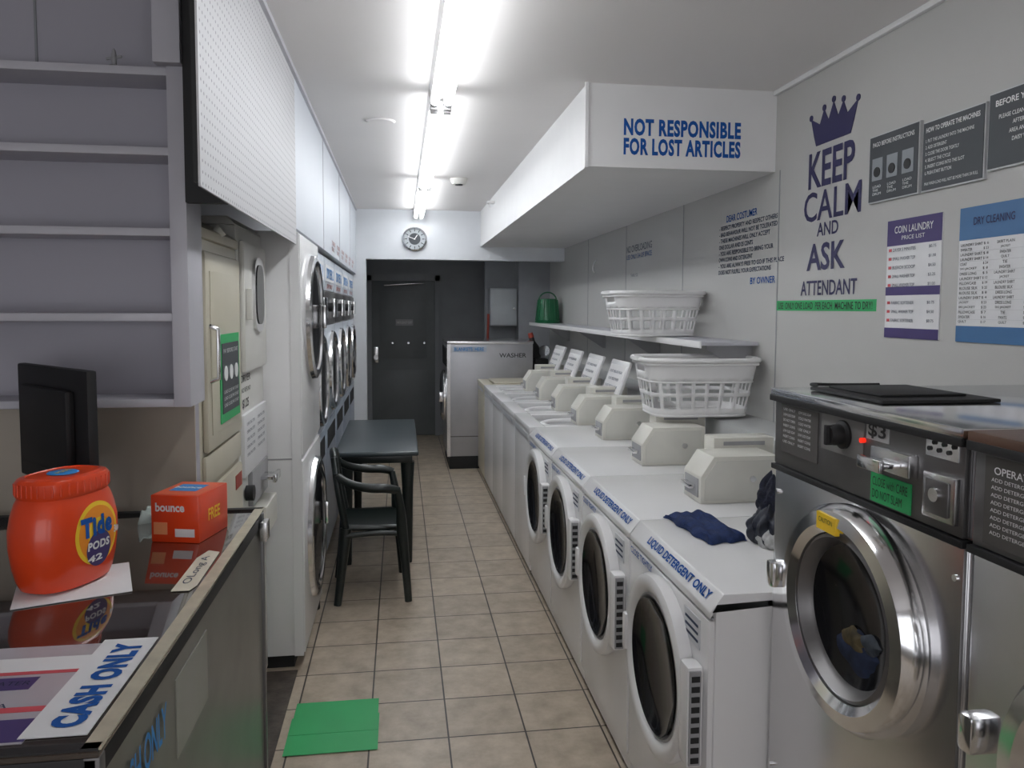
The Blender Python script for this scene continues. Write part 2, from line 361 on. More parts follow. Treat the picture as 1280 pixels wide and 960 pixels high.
for i in range(9):
    z = 1.86-i*.031
    if 1.69 < z < 1.735: continue
    g.box('bullet_%d' % i, (-.0055, 2.535, z-.005), (-.0045, 2.55, z+.005), PINK)
    g.text('row_%d' % i, random.choice(['SMALL WASHER TOP', 'DRYER 5 MINUTES', 'DETERGENT CUP', 'BLEACH SCOOP', 'FABRIC SOFTENER', 'LARGE PLASTIC BAG']), (-.0055, 2.465, z), LX, UP, .12, .011, TEXTG, off=0)
    g.text('price_%d' % i, random.choice(['$3.25', '$4.50', '$0.75', '$1.00']), (-.0055, 2.32, z), LX, UP, .035, .011, TEXTG, off=0)
g = poster('dry_cleaning_price_poster', 1.90, 2.20, 1.55, 1.965, PAPER)
PB = mat('poster_blue', (.06, .17, .36), .45)
g.box('header', (-.005, 1.90, 1.865), (-.004, 2.20, 1.965), PB); g.box('footer', (-.005, 1.90, 1.55), (-.004, 2.20, 1.60), PB)
g.text('title', 'DRY CLEANING', (-.0055, 2.06, 1.92), LX, UP, .16, .024, NAVY, off=.01)
wds = ['JACKET', 'PANTS', 'SKIRT PLAIN', 'SWEATER', 'LAUNDRY SHIRT', 'TIE', 'BLOUSE SILK', 'DRESS LONG', 'SKI JACKET', 'COAT', 'QUILT', 'PILLOWCASE']
for i in range(17):
    z = 1.85-i*.0148
    a, b = random.choice(wds), random.choice(wds)
    g.text('item_%d' % i, a, (-.0055, 2.19-.0035*len(a), z), LX, UP, .007*len(a), .0085, TEXTK, off=.005)
    g.text('price_%d' % i, '$ %d' % random.randint(3, 25), (-.0055, 2.085, z), LX, UP, .02, .0085, TEXTK, off=0)
    g.text('item_b%d' % i, b, (-.0055, 2.01, z), LX, UP, .006*len(b), .0085, TEXTK, off=0)
    g.text('price_b%d' % i, '$ %d' % random.randint(3, 25), (-.0055, 1.925, z), LX, UP, .02, .0085, TEXTK, off=0)
    if i % 2: g.box('rule_%d' % i, (-.0048, 1.9, z-.0075), (-.004, 2.2, z-.0068), FR)

# ------------------------------------------------------------ front load washers
def front_washer(y0, W=.685):
    g = G('front_load_washer', (.77, y0, 0))
    g.box('body', (.015, 0, .03), (.70, W, .90), WHITE, .006)
    g.box('toe_kick', (.03, .01, 0), (.68, W-.01, .03), BLACK)
    g.prism('top', [(0, .865), (0, .885), (.035, .93), (.70, .93), (.70, .90), (.02, .90)], 'y', 0, W, WHITE, .004)
    g.box('front_panel', (.0, .008, .10), (.018, W-.008, .858), WHITE, .006)
    g.box('seam', (.008, .01, .862), (.016, W-.01, .866), GREYP)
    c = (-.002, W/2-.01, .595)
    g.lathe('door_ring', [(.205, .0), (.258, .0), (.264, .02), (.260, .036), (.244, .044), (.222, .040), (.207, .028), (.201, .01)], c, (-1, 0, 0), WHITE, 64)
    g.lathe('door_seal', [(.201, .0), (.207, .028), (.201, .032), (.191, .026), (.184, 0)], c, (-1, 0, 0), GREYP, 64)
    g.lathe('door_glass', [(.194, .02), (.185, .010), (.13, -.008), (.0, -.016)], (c[0]-.016, c[1], c[2]), (-1, 0, 0), GLASS, 64)
    g.box('hinge_block', (-.046, .030, .46), (0, .09, .73), WHITE, .012)
    g.box('hinge_grille', (-.040, .025, .47), (-.010, .031, .72), GREYP)
    for i in range(9): g.box('hinge_slot_%d' % i, (-.036, .023, .477+i*.027), (-.014, .026, .492+i*.027), BLACK)
    g.box('door_handle', (-.055, W-.13, .54), (-.03, W-.095, .66), WHITE, .012)
    # labels
    sl = Vector((.035, 0, .045)).normalized()
    g.text('label_detergent', 'LIQUID DETERGENT ONLY', (.0165, W*.42, .9075), LX, sl, W*.72, .030, BLUE, off=.028, depth=.002)
    g.text('label_close', 'CLOSE TIGHTLY', (-.002, W-.13, .842), LX, UP, .22, .022, BLUE, off=.015, depth=.001)
    g.box('data_plate', (-.003, .06, .76), (0, .17, .84), mat('plate_light', (.55, .56, .58), .4))
    for i in range(3): g.box('plate_line_%d' % i, (-.004, .07, .775+i*.02), (-.003, .16, .782+i*.02), TEXTG)
    return g
Y0 = 1.80
for i in range(4): front_washer(Y0+i*.69)

def coin_box(g, x, y, z, big=True):
    L = .30; T = .17
    g.prism('coin_box', [(x, z), (x, z+.10), (x+.05, z+.175), (x+L, z+.175), (x+L, z)], 'y', y, y+T, CREAM, .004)
    g.prism('coin_box_face', [(x+.015, z+.012), (x+.015, z+.092), (x+.060, z+.16), (x+L-.02, z+.16), (x+L-.02, z+.012)], 'y', y-.004, y, mat('coin_face', (.64, .63, .575), .4), .001)
    g.box('coin_slide', (x-.03, y+.04, z+.05), (x, y+.13, z+.065), CHROME, .003)
    g.box('coin_slot_plate', (x-.004, y+.02, z+.02), (x, y+.15, z+.09), GREYP, .002)
    g.box('coin_vault', (x+.12, y+T, z), (x+L+.07, y+T+.10, z+.215), CREAM, .006)
    g.box('vault_slot', (x+.16, y+T-.003, z+.185), (x+L+.03, y+T+.001, z+.2), GREYP)
    g.cyl('coin_lock', (x+.2, y-.006, z+.09), (0, 1, 0), .012, .008, CHROME, 16)
for i in range(4):
    g = G('coin_meter'); coin_box(g, 1.09, Y0+.17+i*.69-(.15 if i == 0 else 0), .931)

# ------------------------------------------------------------ top load washers
YT = Y0+4*.69
def top_washer(y0, W, m, lid=True):
    g = G('top_load_washer', (.77, y0, 0))
    g.box('body', (.008, 0, .04), (.70, W-.006, .89), m, .005)
    g.box('toe_kick', (.03, .01, 0), (.68, W-.02, .04), BLACK)
    g.box('top_front', (0, 0, .89), (.10, W-.006, .93), m, .008)
    g.box('top_back', (.52, 0, .89), (.70, W-.006, .93), m, .008)
    g.box('top_side_near', (.10, 0, .89), (.52, .09, .93), m, .004)
    g.box('top_side_far', (.10, W-.13, .89), (.52, W-.006, .93), m, .004)
    if lid:
        g.lathe('tub_ring', [(.12, -.10), (.17, -.01), (.185, 0), (.17, .006), (.15, 0), (.11, -.1)], (.31, W/2-.02, .905), UP, WPLAST)
        g.box('tub_floor', (.10, .09, .885), (.52, W-.13, .893), GREYP)
        o = g.rbox('lid', (.60, W/2-.02, 1.12), (.022, .41, .40), (0, math.radians(20), 0), m, .01)
        o2 = g.rbox('lid_inner', (.589, W/2-.02, 1.124), (.004, .35, .33), (0, math.radians(20), 0), WPLAST, .002)
        up = Vector((math.sin(math.radians(20)), 0, math.cos(math.radians(20))))
        for j in range(4): g.text('lid_text_%d' % j, 'DO NOT OVERLOAD WASHER', Vector((.586, W/2-.02, 1.124))+up*(.12-.05*j), LX, up, .28-.05*(j % 2), .018, TEXTG, off=.005, depth=.003)
    else:
        g.box('lid_closed', (.11, .05, .93), (.52, W-.06, .942), m, .006)
    g.box('console', (.60, 0, .93), (.72, W-.006, 1.06), m, .02)
    g.box('front_label', (-.002, .05, .85), (0, W-.08, .88), FR)
for i in range(4):
    top_washer(YT+i*.645, .645, WHITE)
    g = G('coin_meter'); coin_box(g, 1.07, YT+.02+i*.645, .931)
top_washer(YT+4*.645, .60, BEIGE, False)

# ------------------------------------------------------------ grey large washer at the end
g = G('large_grey_washer', (.47, 7.79, 0))
g.box('base', (.02, .0, 0), (.86, .76, .13), BLACK, .004)
g.box('body', (0, 0, .13), (.88, .78, 1.28), SGREY, .008)
g.box('top', (-.005, -.005, 1.28), (.885, .785, 1.31), STEEL, .006)
g.box('edge_trim', (-.004, -.006, .13), (.03, .0, 1.28), STEEL)
g.box('label_strip', (.05, -.004, 1.20), (.40, 0, 1.26), mat('pale_label', (.45, .50, .58), .4))
g.text('label_text', 'BLANKETS  HERE', (.22, -.005, 1.23), (1, 0, 0), UP, .3, .035, LBLUE)
g.text('washer_text', 'WASHER', (.67, -.001, 1.165), (1, 0, 0), UP, .28, .045, TEXTK, off=.01)
g.box('side_seam', (.0, -.003, .33), (.88, 0, .34), DSTEEL)
g.lathe('door_ring', [(.19, 0), (.27, 0), (.27, .03), (.23, .05), (.19, .03)], (0, .39, .72), (-1, 0, 0), CHROME)
g.lathe('door_glass', [(.19, .03), (.1, .0), (0, -.0)], (-.012, .39, .72), (-1, 0, 0), GLASS)
g.box('control_panel', (-.012, .05, 1.05), (0, .73, 1.24), BLACK)
g.box('handle', (-.08, .12, .68), (-.03, .16, .78), CHROME, .005)

# things above / behind it
g = G('wall_cabinet', (1.04, 8.95, 1.44)); g.box('body', (0, 0, 0), (.32, .2, .44), mat('cabinet_grey', (.42, .45, .47), .4), .01); g.box('door', (.015, -.012, .015), (.305, 0, .425), mat('cabinet_grey2', (.48, .51, .53), .4), .006); g.cyl('lock', (.28, -.016, .2), (0, 1, 0), .012, .01, CHROME)
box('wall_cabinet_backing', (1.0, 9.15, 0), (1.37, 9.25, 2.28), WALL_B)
g = G('broom', (.98, 8.85, 0)); g.tube('handle', [(0, 0, .3), (.03, .02, 1.58)], .014, REDW); g.box('head', (-.14, -.03, .2), (.14, .03, .3), REDW, .01); g.box('bristles', (-.15, -.025, .0), (.15, .025, .2), YELLOW, .006)
g = G('hand_vacuum', (1.44, 7.88, 0))
g.box('stand', (-.05, 0, 0), (.09, .2, 1.12), BLACK, .01)
g.lathe('bottle', [(0, 0), (.05, 0), (.055, .12), (.03, .18), (.025, .24), (0, .24)], (-.02, .1, 1.12), (-.25, 0, 1), BLACK, 24)
g.lathe('cap', [(0, 0), (.03, 0), (.025, .05), (0, .05)], (-.075, .1, 1.34), (-.25, 0, 1), REDW, 24)
g.cyl('dial', (.06, .05, 1.2), (-.6, -1, .1), .06, .03, CHROME)

# ------------------------------------------------------------ shelf with baskets
g = G('wall_shelf', (0, 0, 1.47))
g.box('board', (1.44, 3.55, 0), (XR, 8.55, .018), SHELFM, .003); g.box('lip', (1.435, 3.55, -.012), (1.445, 8.55, .022), WPLAST, .002)
for i, y in enumerate((3.62, 5.0, 6.4, 7.8)):
    g.prism('bracket_%d' % i, [(1.50, 0), (XR, 0), (XR, -.16), (XR-.02, -.16), (1.50, -.02)], 'y', y, y+.008, GREYP)
def basket(name, c, L, D, Hh, rz=0):
    g = G(name, c, rz)
    N = 96; rows = 14
    def rr(t, l, d, r):
        # superellipse rounded rectangle
        a = 2*math.pi*t; ca, sa = math.cos(a), math.sin(a); n = 5
        k = (abs(ca)**n+abs(sa)**n)**(-1/n)
        return (l/2*ca*k, d/2*sa*k)
    bm = bmesh.new(); V = []
    for j in range(rows+1):
        f = j/rows; l = L*(.80+.17*f); d = D*(.78+.19*f); V.append([bm.verts.new((*rr(i/N, l, d, 0), Hh*f)) for i in range(N)])
    for j in range(rows):
        for i in range(N):
            if j in (2, 3, 4, 6, 7, 8) and i % 4 != 0: continue
            if j in (11, 12) and (i % 96 < 6 or i % 96 > 90 or 42 < i % 96 < 54): continue
            k = (i+1) % N; bm.faces.new((V[j][i], V[j][k], V[j+1][k], V[j+1][i]))
    bm.faces.new(V[0][::-1])
    o = finish(bm, 'lattice_wall', WPLAST, g.e, 60, False)
    md = o.modifiers.new('s', 'SOLIDIFY'); md.thickness = .004; md.offset = 0
    def loop(n, f, h, r, w, m=WPLAST):
        pts = [(*rr(i/48, L*f, D*f, 0), h) for i in range(48)]
        g.tube(n, pts, r, m, cyclic=True, smooth=False)
    loop('rim', 1.0, Hh, .012, 0); loop('rim_under', .985, Hh-.018, .007, 0); loop('band', .905, Hh*.62, .005, 0); loop('foot', .80, .005, .006, 0)
    for sx in (-1, 1): g.box('handle_%d' % (sx+1), (sx*L/2-.015, -.06, Hh-.01), (sx*L/2+.02, .06, Hh+.012), WPLAST, .008)
    return g
basket('laundry_basket', (1.455, 4.33, 1.494), .54, .38, .245, .06)
basket('laundry_basket', (1.435, 3.62, 1.135), .57, .40, .27, -.05)
# green bucket on shelf
g = G('green_bucket', (1.58, 8.2, 1.49))
g.lathe('body', [(0, 0), (.135, 0), (.14, .02), (.128, .03), (.105, .25), (.10, .26), (0, .26)], (0, 0, 0), UP, GJUG, 24)
g.tube('handle', [(-.10, 0, .24), (-.08, 0, .33), (.08, 0, .33), (.10, 0, .24)], .008, GJUG)
for i in range(12):
    a = i*math.pi/6; g.tube('rib_%d' % i, [(.130*math.cos(a), .130*math.sin(a), .03), (.107*math.cos(a), .107*math.sin(a), .25)], .006, GJUG)

# ------------------------------------------------------------ stainless commercial washers
def big_washer(y0, W, full=True):
    g = G('commercial_washer', (.928, y0, 0)); D = .72
    g.box('base', (.04, .01, 0), (D, W-.01, .15), BLACK)
    g.box('body', (.006, 0, .15), (D, W, 1.435), STEEL, .004)
    g.box('front_panel', (-.004, .006, .16), (.006, W-.006, 1.255), STEEL, .003)
    g.box('control_panel', (-.008, .006, 1.27), (.006, W-.006, 1.43), DSTEEL, .003)
    g.box('panel_lip', (-.014, 0, 1.255), (.004, W, 1.268), BLACK, .002)
    g.box('top', (-.02, -.001, 1.435), (D+.005, W+.001, 1.456), CHROME if full else WOOD, .005)
    g.box('top_lip', (-.022, 0, 1.425), (-.008, W, 1.44), BLACK, .002)
    c = (-.004, W/2-.045 if full else W/2-.02, 1.028 if full else .99)
    g.lathe('door_rim', [(.165, 0), (.212, 0), (.226, .015), (.226, .04), (.212, .058), (.185, .062), (.168, .05), (.16, .02)], c, (-1, 0, 0), CHROME, 72)
    g.lathe('door_inner_rim', [(.166, .045), (.158, .05), (.148, .035), (.14, .02), (.14, .0)], c, (-1, 0, 0), DSTEEL, 72)
    g.lathe('door_glass', [(.156, .03), (.13, .016), (.07, .004), (0, .0)], c, (-1, 0, 0), GLASS, 72)
    g.box('door_latch', (-.075, W-.14, 1.0) if full else (-.075, W-.1, .97), (-.02, W-.105, 1.06) if full else (-.02, W-.07, 1.03), CHROME, .008)
    return g, W
g, W = big_washer(1.125, .66)
g.box('instruction_plate', (-.010, .455, 1.305), (-.008, .62, 1.42), mat('plate_dark', (.09, .085, .08), .4))
for i in range(2):
    for j in range(7): g.text('instr_%d_%d' % (i, j), random.choice(['COLD WATER', 'USE ONLY', 'LOW SUDS SOAP', 'DO NOT OPEN', 'INSERT COINS']), (-.0105, .58-i*.07, 1.41-j*.013), LX, UP, .055, .006, TEXTW, off=0)
g.box('dial_plate', (-.010, .285, 1.345), (-.008, .44, 1.425), mat('plate_mid', (.2, .195, .19), .35))
g.lathe('knob', [(0, .035), (.018, .035), (.022, .025), (.022, .01), (.03, .006), (.03, 0), (0, 0)], (-.009, .355, 1.388), (-1, 0, 0), BLACK)
g.box('knob_grip', (-.052, .35, 1.367), (-.03, .36, 1.409), BLACK, .002)
g.cyl('indicator', (-.012, .284, 1.388), (1, 0, 0), .005, .010, RED, 16)
g.box('price_sticker', (-.0095, .205, 1.394), (-.0082, .276, 1.43), mat('plate_steel_light', (.45, .45, .45), .5, metal=.2))
g.text('price_tag', '$3', (-.0097, .241, 1.412), LX, UP, .056, .030, TEXTK, off=.02, depth=.001)
g.box('coin_mechanism', (-.028, .12, 1.345), (-.008, .235, 1.388), STEEL, .004); g.box('coin_slide', (-.07, .14, 1.360), (-.028, .20, 1.370), CHROME, .003); g.box('coin_slide_grip', (-.075, .135, 1.353), (-.065, .205, 1.377), CHROME, .003)
g.box('vent_plate', (-.010, .02, 1.395), (-.008, .10, 1.43), CHROME)
for i in range(6): g.cyl('vent_%d' % i, (-.011, .03+i*.012, 1.42-(i % 2)*.012), (1, 0, 0), .004, .004, BLACK, 12)
g.box('coin_return_frame', (-.022, .01, 1.29), (-.008, .09, 1.37), STEEL, .004); g.box('coin_return', (-.026, .022, 1.30), (-.022, .078, 1.36), DSTEEL, .003); g.cyl('coin_return_lock', (-.028, .05, 1.335), (1, 0, 0), .012, .008, CHROME)
g.box('green_note', (-.011, .135, 1.275), (-.0085, .255, 1.332), GREEN)
g.text('note_text', 'CLOSE with CARE\nDO NOT SLAM', (-.0115, .195, 1.304), LX, UP, .105, .042, TEXTK, off=.0)
g.box('sticker_yellow', (-.068, .28, 1.195), (-.058, .35, 1.23), YELLOW)
g.text('sticker_text', 'CAUTION', (-.0685, .315, 1.217), LX, UP, .05, .01, TEXTK, off=0)
# laundry and a painted-in reflection at the door: low crumpled heap against the glass
def heap(n, c, r, h, m, ph):
    rings = []
    for k in range(6):
        f = k/5; rad = r*math.cos(f*1.35)
        rings.append([(c[0]-h*math.sin(f*1.5), c[1]+rad*(1+.22*math.sin(3*a+ph)+.1*math.sin(7*a+ph*2+4*f))*math.cos(a), c[2]+.55*rad*(1+.2*math.cos(4*a+ph))*math.sin(a)) for a in [2*math.pi*i/36 for i in range(36)]])
    g.loft(n, rings, m)
heap('laundry_blue', (-.006, .27, .945), .085, .014, mat('dim_navy_cloth', (.008, .016, .045), .9, var=.4, nscale=40), 1.0)
heap('reflection_ochre', (-.008, .285, .975), .045, .014, mat('ochre_reflection', (.075, .055, .022), .8, var=.5, nscale=40), 2.2)  # ochre lump paints in a yellowish reflection in the door
heap('laundry_grey', (-.008, .235, .985), .035, .012, mat('grey_cloth', (.04, .05, .065), .8, var=.5, nscale=40), .4)
for i, (y, z) in enumerate(((.02, 1.2), (.64, 1.2), (.02, .5), (.64, .5))): g.cyl('screw_%d' % i, (-.006, y, z), (1, 0, 0), .006, .006, CHROME, 12)
g, W = big_washer(.455, .66, False)
g.box('instruction_plate', (-.010, .44, 1.28), (-.008, .63, 1.42), mat('plate_dark', (.09, .085, .08), .4))
g.text('operation', 'OPERATION', (-.0105, .56, 1.40), LX, UP, .1, .012, TEXTW, off=.01)
for j in range(8): g.text('instr_%d' % j, 'ADD DETERGENT AND', (-.0105, .56, 1.385-j*.012), LX, UP, .11, .006, TEXTW, off=0)
g.lathe('knob', [(0, .03), (.022, .03), (.022, .01), (.03, 0), (0, 0)], (-.009, .33, 1.37), (-1, 0, 0), BLACK)
g = G('folded_tray', (.97, 1.43, 1.457)); g.box('tray', (0, 0, 0), (.27, .28, .008), BLACK, .003); g.box('tray_upper', (.03, .05, .008), (.23, .25, .014), BLACK, .003)
g.tube('strap', [(.02, .28, .01), (.0, .31, .012), (.1, .325, .006), (.2, .31, .008)], .004, BLACK)

# navy towel and bag
def cloth(name, c, pts, h, m, rz=0):
    g = G(name, c, rz); bm = bmesh.new(); n = 30; V = []
    for j in range(n+1):
        row = []
        for i in range(n+1):
            u, v = i/n, j/n
            p = (Vector(pts[0])*(1-u)+Vector(pts[1])*u)*(1-v)+(Vector(pts[3])*(1-u)+Vector(pts[2])*u)*v
            e = min(u, 1-u, v, 1-v)
            z = h*min(1, e*9)**.5*(.70+.22*math.sin(9*u+5*v)*math.cos(7*v-3*u)+.12*math.sin(23*u-11*v)) + .004
            wob = .008*math.sin(14*u+2)+.006*math.sin(17*v)
            row.append(bm.verts.new((p[0]+wob*(1 if e < .05 else .2), p[1]+wob*(1 if e < .05 else .2), z)))
        V.append(row)
    bot = [[bm.verts.new((v.co.x, v.co.y, 0.0)) for v in r] for r in V]
    for j in range(n):
        for i in range(n):
            bm.faces.new((V[j][i], V[j][i+1], V[j+1][i+1], V[j+1][i])); bm.faces.new((bot[j][i], bot[j+1][i], bot[j+1][i+1], bot[j][i+1]))
    for k in range(n):
        for A, B in (((0, k), (0, k+1)), ((n, k+1), (n, k)), ((k+1, 0), (k, 0)), ((k, n), (k+1, n))):
            bm.faces.new((V[A[0]][A[1]], bot[A[0]][A[1]], bot[B[0]][B[1]], V[B[0]][B[1]]))
    finish(bm, 'cloth', m, g.e, 60); return g
cloth('navy_towel', (0, 0, .932), [(.92, 2.19), (1.06, 2.21), (1.04, 2.52), (.89, 2.50)], .028, NAVYCLOTH)
g = G('crumpled_dark_clothes', (1.135, 2.19, .932))
def crumple(n, c, r, hh, m, ph, N=64, K=22):
    rings = []
    for k in range(K):
        f = k/(K-1); base = math.sin(math.pi*(.28+.66*f))**.7
        ring = []
        for i in range(N):
            a = 2*math.pi*i/N
            fold = abs(math.sin(3.5*a+ph+3*f))*.22+abs(math.sin(6*a-5*f+ph*2))*.14+.05*math.sin(13*a+9*f)
            rr_ = r*base*(.78+fold)
            ring.append((c[0]+rr_*math.cos(a), c[1]+rr_*math.sin(a), c[2]+hh*f*(1+.10*math.sin(2*a+ph)+.05*math.sin(7*a))))
        rings.append(ring)
    g.loft(n, rings, m)
crumple('lower_bundle', (0, 0, .0), .072, .12, BAGM, .3); crumple('upper_bundle', (.012, .01, .085), .055, .12, mat('navy_black_cloth', (.01, .013, .03), .8, var=.5, nscale=50, bump=.5, bscale=200), 1.7)
crumple('pale_lining', (-.02, -.035, 0), .045, .06, mat('bag_white', (.5, .5, .5), .6, var=.3, nscale=40), 2.5)

# ------------------------------------------------------------ left dryers
def door_round(g, c, r, ring=CHROME):
    g.lathe('door_ring', [(r*.84, 0), (r, 0), (r*1.02, .012), (r, .030), (r*.94, .038), (r*.87, .034), (r*.83, .02)], c, (1, 0, 0), ring, 56)
    g.lathe('door_glass', [(r*.86, .025), (r*.6, .020), (r*.3, .016), (0, .014)], c, (1, 0, 0), GLASS, 56)
g = G('stacked_dryer', (XL, 3.52, 0)); W = .76
g.box('body', (-.72, 0, .06), (0, W, 1.985), WHITE, .008)
g.box('plinth', (-.7, .02, 0), (-.04, W-.02, .06), BLACK)
g.box('side_seam', (-.72, -.002, .965), (0, 0, .972), GREYP)
g.box('front_upper', (0, .01, .985), (.012, W-.01, 1.975), WHITE, .004); g.box('front_lower', (0, .01, .07), (.012, W-.01, .955), WHITE, .004)
door_round(g, (.012, W/2, 1.60), .30); door_round(g, (.012, W/2, .56), .34)
g.box('edge_trim', (-.035, -.004, .06), (.006, 0.0, 1.98), WHITE)
for i, z in enumerate((1.60, .56)): g.box('handle_%d' % i, (.045, W-.16, z-.06), (.065, W-.13, z+.06), CHROME, .006)
g.cyl('foot', (-.03, W-.05, .03), UP, .035, .06, BLACK)
DBL = mat('dryer_panel_blue', (.36, .41, .49), .35)
DPALE = mat('dryer_panel_pale', (.56, .60, .66), .35)
W = .755; XD = -.49
for k in range(5):
    g = G('commercial_dryer', (XD, 4.29+k*.76, 0))
    g.box('body', (-.72, 0, .05), (0, W, 1.985), WHITE, .008); g.box('plinth', (-.7, .02, 0), (-.04, W-.02, .05), BLACK)
    g.box('header', (0, .01, 1.76), (.010, W-.01, 1.975), DPALE, .003)
    g.box('control_panel', (0, .01, 1.54), (.014, W-.01, 1.75), DSTEEL, .003)
    g.box('door_panel', (0, .01, .90), (.010, W-.01, 1.53), DPALE, .003); g.box('lower_panel', (0, .01, .07), (.010, W-.01, .89), DBL, .003)
    door_round(g, (.01, W/2, 1.215), .27)
    g.box('coin_box', (.014, .45, 1.58), (.04, .68, 1.71), CHROME, .005); g.cyl('knob', (.03, .2, 1.65), (1, 0, 0), .03, .03, BLACK, 20)
    g.box('label', (.010, .06, 1.82), (.013, W-.06, 1.93), PAPER)
    g.text('label_text', 'DRYER %d' % (k+1), (.0135, W/2, 1.875), RX, UP, .5, .07, LBLUE, off=.02)
    g.text('label_red', 'DRY ONLY', (.0105, W/2, 1.79), RX, UP, .4, .03, REDW, off=.02)
    g.box('vent_slots', (.010, .1, .72), (.013, W-.1, .84), BLACK)

g = G('sign_lettering')
for i in range(6): g.text('tag_%d' % i, 'TOKENS\nONLY', (XL+.001, 5.4+i*.42, 2.06), RX, UP, .26, .07, REDW, off=.01)

# household stacked unit (white) and beige unit
g = G('stacked_laundry_unit', (-.60, 2.975, 0)); W = .525
g.box('body', (-.65, 0, .03), (0, W, 1.955), OFFW, .01); g.box('plinth', (-.6, .01, 0), (-.03, W-.01, .03), BLACK)
g.prism('top_cap', [(-.65, 1.955), (-.65, 1.975), (-.03, 1.985), (.0, 1.955)], 'y', 0, W, OFFW, .003)
g.box('upper_door', (0, .04, 1.40), (.022, W-.03, 1.90), OFFW, .012)
def oval(n, g, c, ry, rz, x0, x1, m, k=4):
    pts = []
    for i in range(48):
        a = 2*math.pi*i/48; ca, sa = math.cos(a), math.sin(a); q = (abs(ca)**k+abs(sa)**k)**(-1/k); pts.append((c[0]+ry*ca*q, c[1]+rz*sa*q))
    g.prism(n, pts, 'x', x0, x1, m, .0)
oval('window_rim', g, (W/2+.02, 1.70), .11, .15, .022, .034, CHROME, 3); oval('window_glass', g, (W/2+.02, 1.70), .08, .12, .034, .037, GLASS, 3)
g.box('door_handle', (.022, .05, 1.60), (.045, .075, 1.72), OFFW, .006)
g.text('dryer_text', 'DRYER', (.0005, .13, 1.375), RX, UP, .18, .028, TEXTK, off=.01, depth=.001)
g.text('refund_text', 'NO REFUND', (.0005, .13, 1.33), RX, UP, .18, .018, TEXTK, off=.01, depth=.001)
g.text('price_text', '$1.25', (.0005, .12, 1.275), RX, UP, .12, .04, TEXTK, off=.02, depth=.001)
g.box('control_panel', (0, .02, 1.00), (.015, W-.02, 1.24), PAPER, .004)
for i in range(2):
    for j in range(5): g.text('instr_%d_%d' % (i, j), 'OPERATING STEPS', (.0155, .14+i*.22, 1.20-j*.03), RX, UP, .16, .012, TEXTG, off=0)
g.box('coin_panel', (0, .14, .86), (.02, W-.04, 1.0), GREYP, .004); g.box('coin_slide', (.02, .30, .93), (.08, .40, .945), CHROME, .003); g.box('coin_slide_head', (.07, .29, .92), (.085, .41, .955), CHROME, .004)
g.box('coin_box_lower', (0, .2, .72), (.06, W-.06, .84), CREAM, .006)
g.cyl('knob', (.02, .08, .93), (1, 0, 0), .03, .03, BLACK, 20)

g = G('beige_stacked_dryer', (-.60, 2.405, 0)); W = .56
g.box('body', (-.65, 0, .03), (0, W, 1.86), BEIGE, .01); g.box('plinth', (-.6, .01, 0), (-.03, W-.01, .03), BLACK)
g.prism('control_hood', [(-.65, 1.86), (-.65, 1.935), (-.06, 1.935), (0.01, 1.89), (.01, 1.86)], 'y', 0, W, BEIGE, .006)
g.cyl('knob', (.0, .3, 1.90), (1, 0, .7), .02, .03, CREAM, 20)
g.box('upper_door', (0, .03, 1.20), (.02, W-.03, 1.82), BEIGE, .012); g.box('upper_door_recess', (.02, .07, 1.25), (.023, W-.07, 1.76), BEIGE, .002)
g.box('notice_green', (.023, .17, 1.27), (.026, .46, 1.56), GREEN)
g.box('notice_sheet', (.026, .19, 1.30), (.028, .44, 1.53), PGREY)
for i in range(3): g.cyl('notice_icon_%d' % i, (.029, .235+i*.08, 1.43), (1, 0, 0), .025, .002, TEXTW, 16)
g.text('notice_title', 'PAY BEFORE START', (.0282, .315, 1.505), RX, UP, .22, .014, TEXTW, off=0)
for j in range(3): g.text('notice_line_%d' % j, 'LOAD CLOSE PAY START', (.0282, .315, 1.37-j*.022), RX, UP, .22, .011, TEXTW, off=0)
g.tube('door_handle', [(.02, .06, 1.42), (.045, .06, 1.43), (.045, .06, 1.58), (.02, .06, 1.59)], .008, CHROME, smooth=False)
g.box('mid_panel', (0, .02, 1.10), (.012, W-.02, 1.19), BEIGE, .004)
g.box('lower_panel', (0, .03, .12), (.018, W-.03, 1.08), BEIGE, .012)
g.box('red_label', (.018, .40, 1.0), (.02, .50, 1.05), REDW)

# ------------------------------------------------------------ bookshelf unit (left)
g = G('wall_shelving_unit', (0, 0, 0))
g.box('right_side', (-.615, 2.20, 1.375), (-.57, 2.355, 2.29), SHELFM, .003)
g.box('left_side', (-2.1, 2.20, 1.375), (-2.06, 2.355, 2.29), SHELFM, .003)
g.box('back', (-2.1, 2.345, 1.38), (-.6, 2.352, 2.28), PANELW)
for i, z in enumerate((1.375, 1.61, 1.84, 2.055, 2.265)):
    g.box('shelf_%d' % i, (-2.08, 2.205, z), (-.612, 2.35, z+.022), SHELFM, .003)
g = G('shelf_ornament', (-.76, 2.25, 2.289)); g.lathe('stem', [(0, 0), (.02, 0), (.018, .006), (.006, .012), (.008, .03), (.004, .05), (0, .055)], (0, 0, 0), UP, GREYP, 16); g.cyl('arm', (0, 0, .03), (1, 0, .2), .004, .04, GREYP, 8)
for i, x in enumerate((-1.0, -1.4, -1.8)): box('trim_panel_%d' % i, (x-.003, 2.356, 2.29), (x+.003, 2.36, H), WALL_B)

